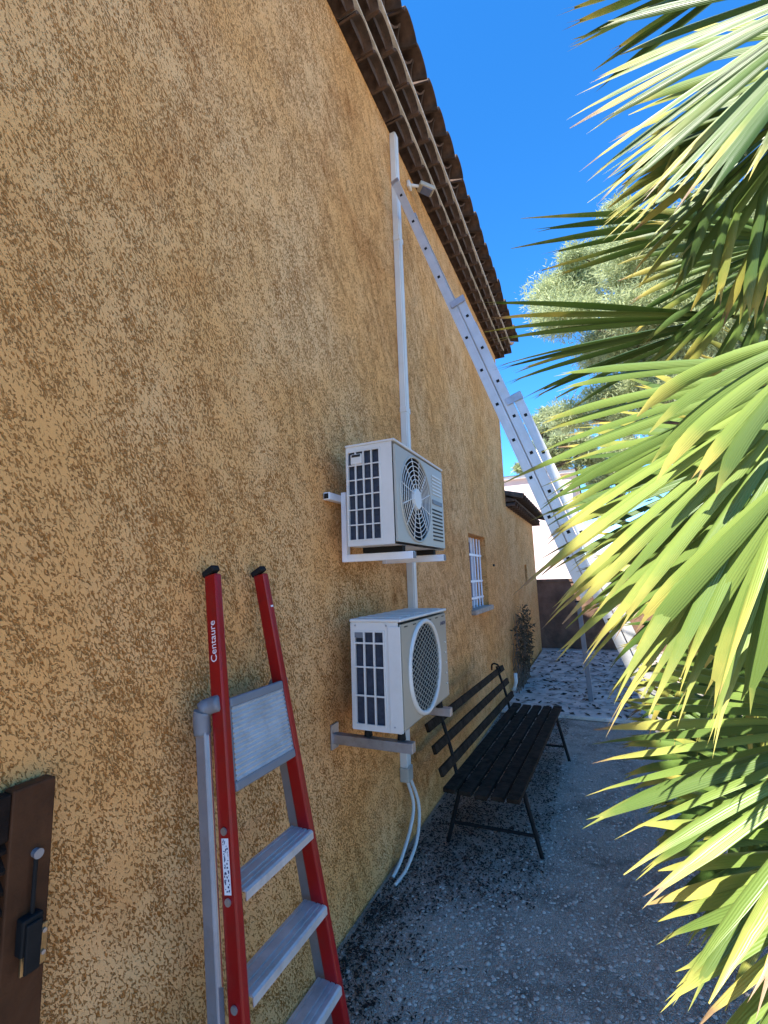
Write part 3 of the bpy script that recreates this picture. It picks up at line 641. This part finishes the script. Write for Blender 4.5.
MB().bar(P(.99, .07, .004), P(.99, .93, .004), .008, .014).build('platform_side', M['grey_plastic'], sd)
# sticker and lettering on the outer and front faces of the left stile
dwn = (sp(-1, .8) - sp(-1, 1.2)).normalized()
OUT = Vector((0, -1, 0)); OUT = (OUT - dwn * OUT.dot(dwn)).normalized(); SIDE = OUT.cross(-dwn).normalized()
MB().bar(sp(-1, .860) + OUT * .0154, sp(-1, 1.000) + OUT * .0154, .026, .0006, tuple(SIDE)).build('sticker', M['sticker'], sd)
rr = random.Random(5); stx = MB()
for k in range(60):
    z = .866 + .126 * rr.random(); o = SIDE * rr.uniform(-.010, .009)
    stx.bar(sp(-1, z) + OUT * .0160 + o, sp(-1, z + rr.uniform(.002, .006)) + OUT * .0160 + o, rr.uniform(.0012, .005), .0004, tuple(SIDE))
tag(stx.build('sticker_print', M['ink'], sd), kind='stuff')
text('Centaure', .036, sp(-1, 1.565) + OUT * .0153, Matrix((-dwn, SIDE, OUT)).transposed(), M['white_ink'], 'lettering', sd)
MB().bar(sp(1, 1.655) + NRM*.0281, sp(1, 1.662) + NRM*.0281, .014, .0005).build('mark', M['white_ink'], sd)
fix(sd)

# ------------------------------------------------------------------ long extension ladder
el = empty('extension_ladder', (1.73, 3.26, 0), 'long aluminium extension ladder leaning up to the eaves', 'ladder')
T0 = Vector((.075, 0, 4.90)); B0 = Vector((1.735, 0, 0)); u = (B0 - T0).normalized(); LL = (B0 - T0).length; nL = Vector((-u.z, 0, u.x))
if nL.x < 0: nL = -nL
YN, YF = 3.05, 3.47
SEC = [(0.0, 3.50, 0), (1.25, 4.62, 1), (2.12, LL, 2)]
def lp(s, off, y): p = T0 + u*s + nL*off; return Vector((p.x, y, p.z))
for (s0, s1, k) in SEC:
    off = .034 + k * .067; wy = .025
    y_a, y_b = YN + (2 - k) * .0, YF
    for (y, sg) in ((y_a, -1), (y_b, 1)):
        stl = MB()
        # C profile: web and two flanges, grooved outside
        stl.bar(lp(s0, off, y), lp(s1, off, y), .004, .060)
        stl.bar(lp(s0, off + .028, y - sg*.0145), lp(s1, off + .028, y - sg*.0145), .0245, .004)
        stl.bar(lp(s0, off - .028, y - sg*.0145), lp(s1, off - .028, y - sg*.0145), .0245, .004)
        for q in (-.020, .020): stl.bar(lp(s0, off + q, y + sg*.003), lp(s1, off + q, y + sg*.003), .002, .006)
        stl.build('stile', M['alu'], el)
        cp = MB().bar(lp(s0 - .012, off, y - sg*.010), lp(s0 + .03, off, y - sg*.010), .034, .066).build('end_cap', M['grey_plastic'] if k else M['galv'], el, bevel=.004)
        if k == 2: MB().bar(lp(LL - .06, off, y - sg*.010), lp(LL, off, y - sg*.010), .036, .08).build('rubber_foot', M['black'], el)
    s = s0 + .16; nrg = 0
    while s < s1 - .1:
        rg = MB().bar(lp(s, off, YN + .0025), lp(s, off, YF - .0025), .028, .028, tuple(u)).build('rung', M['alu'], el, bevel=.003)
        MB().bar(lp(s, off, YN - .0045), lp(s, off, YN - .0022), .020, .020, tuple(u)).build('rung_hollow', M['black'], rg)  # dark square painted as the shaded hollow of the rung end
        s += .28; nrg += 1
    # guide bracket at the head of each outer section
    if k: MB().bar(lp(s0 + .02, off - .075, YN - .010), lp(s0 + .02, off + .035, YN - .010), .05, .006, tuple(u)).build('guide_bracket', M['galv'], el)
fix(el)

# ------------------------------------------------------------------ slatted bench by the wall
bn = empty('bench', (.5, 4.0, 0), 'dark weathered slatted wooden bench against the wall under the window', 'bench')
by0, by1 = 2.98, 5.12
bx = lambda y, x: x + (y - by0) * .045
def bslat(x, z, wx, wz, name, tilt=0, e=0):
    a = Vector((bx(by0 + e, x), by0 + e, z)); c = Vector((bx(by1 - e, x), by1 - e, z))
    MB().bar(a, c, wx, wz, (math.cos(tilt), 0, math.sin(tilt))).build(name, M['bench_wood'], bn, bevel=.004)
for k, (x, z) in enumerate([(.33, .425), (.43, .418), (.53, .416), (.63, .418), (.725, .425)]): bslat(x, z, .078, .028, 'seat_slat', 0, .01 * (k % 2))
for (x, z) in ((.205, .785), (.245, .655), (.285, .525)): bslat(x, z, .026, .055, 'back_slat', rad(17))
for y in (3.22, 4.88):
    ox = bx(y, 0)
    MB().tube(bez([(ox + .20, y, .84), (ox + .27, y, .60), (ox + .31, y, .42), (ox + .36, y, .395), (ox + .60, y, .393), (ox + .75, y, .40)], 24), .013, 8).build('side_frame', M['iron'], bn, smooth=True)
    MB().tube([(ox + .735, y, .40), (ox + .82, y + .03, .0)], .014, 8).build('leg', M['iron'], bn)
    MB().tube([(ox + .34, y, .40), (ox + .22, y, .0)], .014, 8).build('leg', M['iron'], bn)
    MB().tube([(ox + .26, y, .13), (ox + .79, y + .015, .13)], .010, 8).build('stretcher', M['iron'], bn)
    MB().tube(bez([(ox + .245, y - .02, .80), (ox + .215, y - .02, .86), (ox + .16, y - .01, .86), (ox + .15, y, .80)], 12), .008, 8).build('hook', M['iron'], bn, smooth=True)
fix(bn)

# ------------------------------------------------------------------ things at the far end
bw = MB().box(-.5, 6.0, 11.9, 12.15, -.1, 1.55).box(-.52, 6.02, 11.87, 12.18, 1.5505, 1.62).build('boundary_wall', M['brown_wall'])
tag(bw, 'low red-brown boundary wall closing the passage at its far end', 'wall')
st = empty('garden_stake', (1.07, 7.0, .05), 'thin dark post standing on the concrete path beside the ladder', 'post')
MB().bar((1.075, 7.0, .03), (1.03, 7.02, 1.35), .06, .06).build('post', M['grey_plastic'], st, bevel=.004)
MB().bar((1.028, 7.02, 1.351), (1.027, 7.02, 1.37), .083, .083).build('cap', M['iron'], st)
fix(st)
vp = MB().tube([(.03, 7.1, .10), (.06, 7.1, .12), (.09, 7.1, .22), (.09, 7.1, .34)], .028, 10).build('pipe_stub', M['white_plastic'], smooth=True)
tag(vp, 'short white pipe stub at the foot of the far wall', 'pipe')

# far building
fb = empty('building', (-2.5, 26, 0), 'pink rendered building beyond the boundary wall with white chimney', 'building')
MB().box(-9, .62, 22, 31, -.2, 6.2).build('wall', M['pink'], fb)
MB().box(-9.2, .82, 21.8, 31.2, 6.2, 6.34).build('cornice', M['white_wall'], fb)
rf = MB().add([(-9.3, 21.7, 6.34), (.9, 21.7, 6.34), (.9, 31.3, 6.34), (-9.3, 31.3, 6.34), (-7, 26.5, 7.2), (-2, 26.5, 7.2)], [(0, 1, 5, 4), (1, 2, 5), (2, 3, 4, 5), (3, 0, 4), (3, 2, 1, 0)]).build('roof', M['tile'], fb)
MB().tube([(-.65, 22.8, 6.3), (-.65, 22.8, 7.35), (-.65, 22.8, 7.6), (-.65, 22.8, 7.75)], [.42, .42, .36, .1], 14).build('chimney', M['white_wall'], rf, smooth=True)
for x in (-5.5, -2.9):
    wn = MB().box(x - .06, x + 1.06, 21.96, 21.999, 3.0, 4.5).build('window', M['white_paint'], fb); MB().box(x, x + 1, 21.94, 21.9595, 3.06, 4.44).build('pane', M['glass'], wn)
fix(fb)

# ------------------------------------------------------------------ foliage tools
def leaf_cloud(name, blobs, per, size, m, parent, flat=1.0, shell=0.55, aspect=0.4):
    """blobs: (x,y,z,rx,ry,rz); leaf sized rhombs spread through their volume"""
    Vs = []; Rn = []
    for (x, y, z, rx, ry, rz) in blobs:
        k = int(per * (rx*ry + ry*rz + rx*rz) / 3)
        d = rng.normal(size=(k, 3)); d /= np.linalg.norm(d, axis=1)[:, None]
        rad_ = (shell + (1 - shell) * rng.random(k)) * (1 + .16 * rng.normal(size=k))
        c = d * rad_[:, None] * [rx, ry, rz] + [x, y, z]
        a = d * .9 + rng.normal(size=(k, 3)) * .6; a /= np.linalg.norm(a, axis=1)[:, None]
        b = np.cross(a, rng.normal(size=(k, 3))); b /= np.linalg.norm(b, axis=1)[:, None]
        s = size * (.5 + rng.random(k))[:, None]
        Vs.append(np.stack([c - a*s, c - b*s*aspect, c + a*s, c + b*s*aspect], 1)); Rn.append(np.clip(.5 + .22 * rng.normal(size=k) + .25*(rng.random() - .5), 0, 1))
    V = np.concatenate(Vs).reshape(-1, 3); q = np.arange(len(V)).reshape(-1, 4)
    F = np.concatenate([q[:, [0, 1, 2]], q[:, [0, 2, 3]]])
    return npmesh(name, V, F, m, parent, attrs={'rnd': np.repeat(np.concatenate(Rn), 4)})

def pine(loc, H, crown, label, nclump, seed, per=5000, size=.16):
    R2 = random.Random(seed); x, y = loc
    root = empty('pine_tree', (x, y, 0), label, 'tree', 'pines behind the garden')
    lean = R2.uniform(-.4, .4)
    path = [(x + lean*t*t + .15*math.sin(5*t), y + .1*math.cos(4*t), -.1 + (H*.93)*t) for t in np.linspace(0, 1, 9)]
    tk = MB().tube(path, [.02*H*(1 - .85*t) + .02 for t in np.linspace(0, 1, 9)], 9).build('trunk', M['bark'], root, smooth=True)
    (cx_, cy_, cz_, rx, ry, rz) = crown; bl = []
    for k in range(nclump):
        while True:
            d = [R2.uniform(-1, 1) for _ in range(3)]; q = sum(i*i for i in d)
            if .15 < q < 1: break
        c = (cx_ + d[0]*rx, cy_ + d[1]*ry, cz_ + d[2]*rz); s = R2.uniform(.35, .85) * (1.2 - .4*abs(d[2])) * rx/3.2
        bl.append((*c, s*1.15, s*1.15, s*.8))
        t = max(.35, min(.97, (c[2] - .9) / (H*.93))); i = t*8; j = min(7, int(i)); a = Vector(path[j]).lerp(Vector(path[j+1]), i - j)
        m_ = (a + Vector(c))/2 + Vector((0, 0, -.2)); MB().tube([a, m_, c], [.05, .035, .012], 6).build('limb', M['bark'], tk)
    leaf_cloud('crown', bl, per, size, M['pine'], root, shell=.35, aspect=.16)
    fix(root); fix2(tk)
def fix2(o): pass

# pines
pine((4.4, 16.5), 14.5, (4.0, 16.5, 9.6, 3.8, 3.0, 4.6), 'large pale green pine rising behind the palm fronds', 76, 11, per=6500, size=.085)
pine((-1.2, 33), 13.0, (-.9, 33, 10.5, 2.6, 2.4, 2.6), 'smaller distant pine beside the white chimney, left of the large pine', 30, 5, per=2200, size=.2)
pine((3.2, 36), 12.0, (3.0, 36, 9.2, 2.6, 2.4, 2.8), 'distant pine seen low between the ladder and the palm', 30, 9, per=2200, size=.2)

# shrubs along the right side of the passage
def shrub(x, y, h, r, label, per, size, seed, m='shrub'):
    R2 = random.Random(seed); root = empty('shrub', (x, y, 0), label, 'shrub', 'shrubs along the passage')
    stm = MB(); bl = []
    for k in range(9):
        a = R2.uniform(0, 6.28); q = R2.uniform(.2, .8)*r; c = (x + q*math.cos(a), y + q*math.sin(a), h*R2.uniform(.35, .85)); s = R2.uniform(.35, .6)*r
        bl.append((*c, s, s, s*1.1)); stm.tube([(x + .1*math.cos(a), y + .1*math.sin(a), 0), ((x + c[0])/2, (y + c[1])/2, c[2]*.6), c], [.03, .022, .008], 6)
    stm.build('stem', M['bark'], root); leaf_cloud('foliage', bl, per, size, M[m], root, shell=.3, aspect=.42); fix(root)
shrub(3.6, 6.2, 3.6, 1.5, 'tall leafy shrub directly behind the palm, in front of the large pine', 2600, .055, 1)
shrub(5.2, 4.2, 3.4, 1.4, 'leafy shrub at the right edge behind the palm', 2600, .055, 2)
shrub(3.3, 9.4, 3.0, 1.3, 'leafy shrub near the boundary wall at the far end', 2200, .055, 3)
shrub(6.0, 8.0, 4.2, 1.7, 'tallest leafy shrub, right of the large pine trunk', 2200, .06, 4)
# dry climber on the far wall
dc = empty('dry_shrub', (.12, 7.7, 0), 'dry brown bush clinging to the foot of the far wall', 'shrub')
tw = MB(); R2 = random.Random(4)
for k in range(46):
    y = 7.75 + R2.gauss(0, .28); zt_ = R2.uniform(.3, 1.25); tw.tube([(.05 + R2.random()*.08, y, 0), (.06 + R2.random()*.12, y + R2.gauss(0, .1), zt_*.5), (.04 + R2.random()*.16, y + R2.gauss(0, .22), zt_)], [.008, .006, .002], 5)
tw.build('twigs', M['twig'], dc)
leaf_cloud('dry_leaves', [(.14, 7.7, .65, .12, .5, .5), (.14, 8.1, .8, .12, .4, .45)], 4200, .03, M['drybush'], dc)
fix(dc)

# ------------------------------------------------------------------ fan palms
LEAFLETS = [0]
def frond(root, hub, tip, base, tilt, n, spread, droop, width, bend=0.0, seed=0, single=True, lenvar=.12, gap=1.0, cup=.25, sagstart=.35, up=None, leaf='palm'):
    """hub, tip: (px, py, metres) as seen from the viewpoint, turned into world points; base: where the stalk leaves the crown"""
    R2 = random.Random(seed)
    H = at(*hub); Tp = at(*tip); A = (Tp - H); L = A.length; A.normalize()
    V = (CAM - H).normalized(); B = A.cross(V).normalized(); N = B.cross(A).normalized()
    if N.dot(V) < 0: N = -N
    N = Matrix.Rotation(rad(tilt), 3, A) @ N
    if up: N = Vector(up); N = (N - A*N.dot(A)).normalized()
    B = N.cross(A).normalized()
    b = Vector(base); mid = (b + H)/2 + Vector((0, 0, .12))
    stalk = MB().tube(bez([b, mid, H], 10), [.016]*11 + [.012] if False else .012, 7).build('frond', M['petiole'], root, smooth=True)
    K = 11; allV = []; allF = []; at_run = []; at_rnd = []; at_ac = []
    dth = rad(spread) / max(1, n - 1)
    for i in range(n):
        th = -rad(spread)/2 + i*dth + R2.gauss(0, dth*.22)
        prof = math.cos(th * .55) ** .6
        D = (A*math.cos(th) + B*math.sin(th) + N * (cup * (1 - math.cos(th)) + R2.gauss(0, .05))).normalized()
        l = L * prof * R2.uniform(1 - lenvar, 1.04)
        sd_ = D.cross(N).normalized(); wmax = width * R2.uniform(.85, 1.12) * (.65 + .35*prof)
        dr = droop * R2.uniform(.6, 1.35); bd = R2.random() < bend; ks = R2.uniform(.50, .72); tw_ = R2.gauss(0, .25)
        rv = R2.random(); vs = []; nib = R2.uniform(.7, 1.5) if R2.random() < .7 else 0
        p = H.copy(); d = D.copy(); step = l / (K - 1)
        for k in range(K):
            s = k / (K - 1)
            if k:
                dd = dr * max(0, s - sagstart) * 2.0 / (K - 1) * 3.0
                if bd and abs(s - ks) < .5/(K-1) + .001: dd += 1.6
                d = (d + Vector((0, 0, -1)) * dd).normalized(); p = p + d*step
            wj = (1.0 * l * s * math.tan(dth/2) if s < .36 else 1.0 * l * .36 * math.tan(dth/2) * (1 + .5*(s-.36))) * gap + .002
            wt = wmax/2 * (1 if s < .45 else max(0.05, 1 - ((s - .45)/.55)**1.5))
            wd = min(wj, wt) if s > .05 else wj
            sv = sd_ - d * sd_.dot(d)
            sv = (Matrix.Rotation(tw_ * s, 3, d) @ sv.normalized()); nv = sv.cross(d).normalized()
            if nv.dot(N) < 0: nv = -nv
            fold = wd * (.75 if s < .4 else .75 - .45*(s - .4)/.6)
            if k == K - 1 and nib:      # split, frayed tip
                q_ = p - d*step*nib
                vs += [p - sv*(wmax*.10 + .002) - nv*fold*.5, q_, p - d*step*.25 + sv*(wmax*.13 + .002) - nv*(fold*.5 + .004)]
                continue
            vs += [p - sv*wd - nv*fold*.5, p + nv*fold*.5, p + sv*wd - nv*fold*.5]
        fs = [(k*3 + j, k*3 + j + 1, k*3 + j + 4, k*3 + j + 3) for k in range(K-1) for j in range(2)]
        run = np.repeat(np.linspace(0, 1, K), 3); ac = np.tile([0., .5, 1.], K)
        if single:
            LEAFLETS[0] += 1
            npmesh('leaflet', np.array([tuple(v) for v in vs]), np.array(fs), M[leaf], stalk, {'run': run, 'rnd': np.full(K*3, rv), 'across': ac}, smooth=False)
        else:
            o = len(allV); allV += [tuple(v) for v in vs]; allF += [tuple(q + o for q in f) for f in fs]; at_run.append(run); at_rnd.append(np.full(K*3, rv)); at_ac.append(ac)
    if not single:
        o = npmesh('leaflets', np.array(allV), np.array(allF), M[leaf], stalk, {'run': np.concatenate(at_run), 'rnd': np.concatenate(at_rnd), 'across': np.concatenate(at_ac)})
        tag(o, kind='stuff')
    return stalk

def palm(loc, h, label, r=.12, seed=0):
    root = empty('fan_palm', (loc[0], loc[1], 0), label, 'palm tree', 'fan palms')
    R2 = random.Random(seed); k = int(h/.06); pts = [(loc[0] + .03*math.sin(i*.7), loc[1] + .03*math.cos(i*.5), -.05 + i*.06) for i in range(k+1)]
    MB().tube(pts, [r*(1 + .22*((i % 2)*1.0) + R2.uniform(-.08, .08)) for i in range(k+1)], 14).build('trunk', M['palm_bark'], root, smooth=True)
    return root
PA = (2.45, 1.15); PB = (2.75, 2.9)
pa = palm(PA, 1.9, 'nearest fan palm with yellow tipped sunlit fronds filling the right side', seed=1)
pb = palm(PB, 2.6, 'fan palm standing just behind the nearest one, its fronds darker', seed=2)
bA = lambda z: (PA[0] - .1, PA[1], z); bB = lambda z: (PB[0] - .1, PB[1], z)
# near palm, from the top of the picture to the bottom
frond(pa, (885, -40, 1.25), (572, 130, 1.32), bA(1.95), 52, 36, 140, .08, .031, seed=1, leaf='palm_green_shaded')
frond(pb, (790, -60, 1.9), (566, 45, 2.0), bB(2.7), -45, 12, 50, .02, .034, seed=2, leaf='palm_green_shaded')
frond(pa, (825, 90, 1.25), (640, 290, 1.30), bA(1.9), 30, 24, 120, .20, .045, bend=.35, seed=3, leaf='palm_green_shaded')
frond(pa, (835, 355, .86), (536, 590, .94), bA(1.75), 40, 30, 112, .10, .029, seed=4)
frond(pa, (840, 322, .78), (640, 452, .80), bA(1.7), 30, 6, 48, .35, .040, seed=5, sagstart=.3, gap=1.0)
frond(pa, (812, 455, .72), (712, 715, .74), bA(1.6), 15, 8, 54, .12, .046, seed=6, gap=1.15)
frond(pa, (890, 720, .93), (580, 815, 1.0), bA(1.4), 44, 22, 115, .08, .031, seed=7, gap=1.0)
frond(pa, (905, 850, .88), (632, 965, .95), bA(1.3), 44, 14, 85, .12, .036, seed=8, gap=1.2)
# palm behind
frond(pb, (765, 205, 2.2), (516, 258, 2.4), bB(2.6), 0, 6, 22, .03, .036, seed=9, up=(0, .22, 1), leaf='palm_green_shaded')
frond(pb, (735, 315, 2.1), (495, 372, 2.3), bB(2.5), 0, 14, 62, .10, .036, seed=10, up=(0, .2, 1), leaf='palm_green_shaded')
frond(pb, (790, 240, 2.0), (640, 370, 2.1), bB(2.6), 15, 26, 150, .2, .042, seed=11, leaf='palm_green_shaded')
frond(pb, (745, 560, 2.1), (620, 720, 2.3), bB(2.3), 30, 24, 150, .2, .042, seed=12, single=False, leaf='palm_green_shaded')
frond(pb, (800, 560, 1.8), (690, 690, 1.9), bB(2.3), 10, 22, 150, .3, .042, seed=13, single=False, leaf='palm_green_shaded')
frond(pb, (800, 640, 2.6), (640, 760, 2.8), bB(2.2), 20, 26, 170, .2, .05, seed=14, single=False, leaf='palm_green_shaded')
frond(pb, (760, 760, 2.5), (640, 830, 2.7), bB(2.0), 10, 26, 170, .2, .05, seed=15, single=False, leaf='palm_green_shaded')
frond(pb, (840, 420, 2.6), (660, 520, 2.8), bB(2.5), 10, 26, 170, .2, .05, seed=16, single=False, leaf='palm_green_shaded')
frond(pb, (800, 440, 1.35), (535, 500, 1.5), bA(1.8), 48, 26, 110, .10, .036, seed=31, leaf='palm_green_shaded')
frond(pa, (830, 405, 1.0), (556, 640, 1.1), bA(1.7), 46, 24, 100, .10, .030, seed=33)
frond(pa, (892, 20, 1.45), (588, 195, 1.55), bA(1.9), 54, 20, 90, .10, .030, seed=35)
# low skirt of older fronds, their shade put into the leaf colour
frond(pb, (830, 830, 2.0), (640, 850, 2.2), bB(1.2), 25, 24, 150, .25, .045, seed=21, single=False, leaf='palm_green_shaded')
frond(pb, (820, 760, 2.8), (625, 775, 3.0), bB(1.4), 20, 24, 150, .25, .05, seed=23, single=False, leaf='palm_green_shaded')
fix(pa); fix(pb)
print('leaflets', LEAFLETS[0])
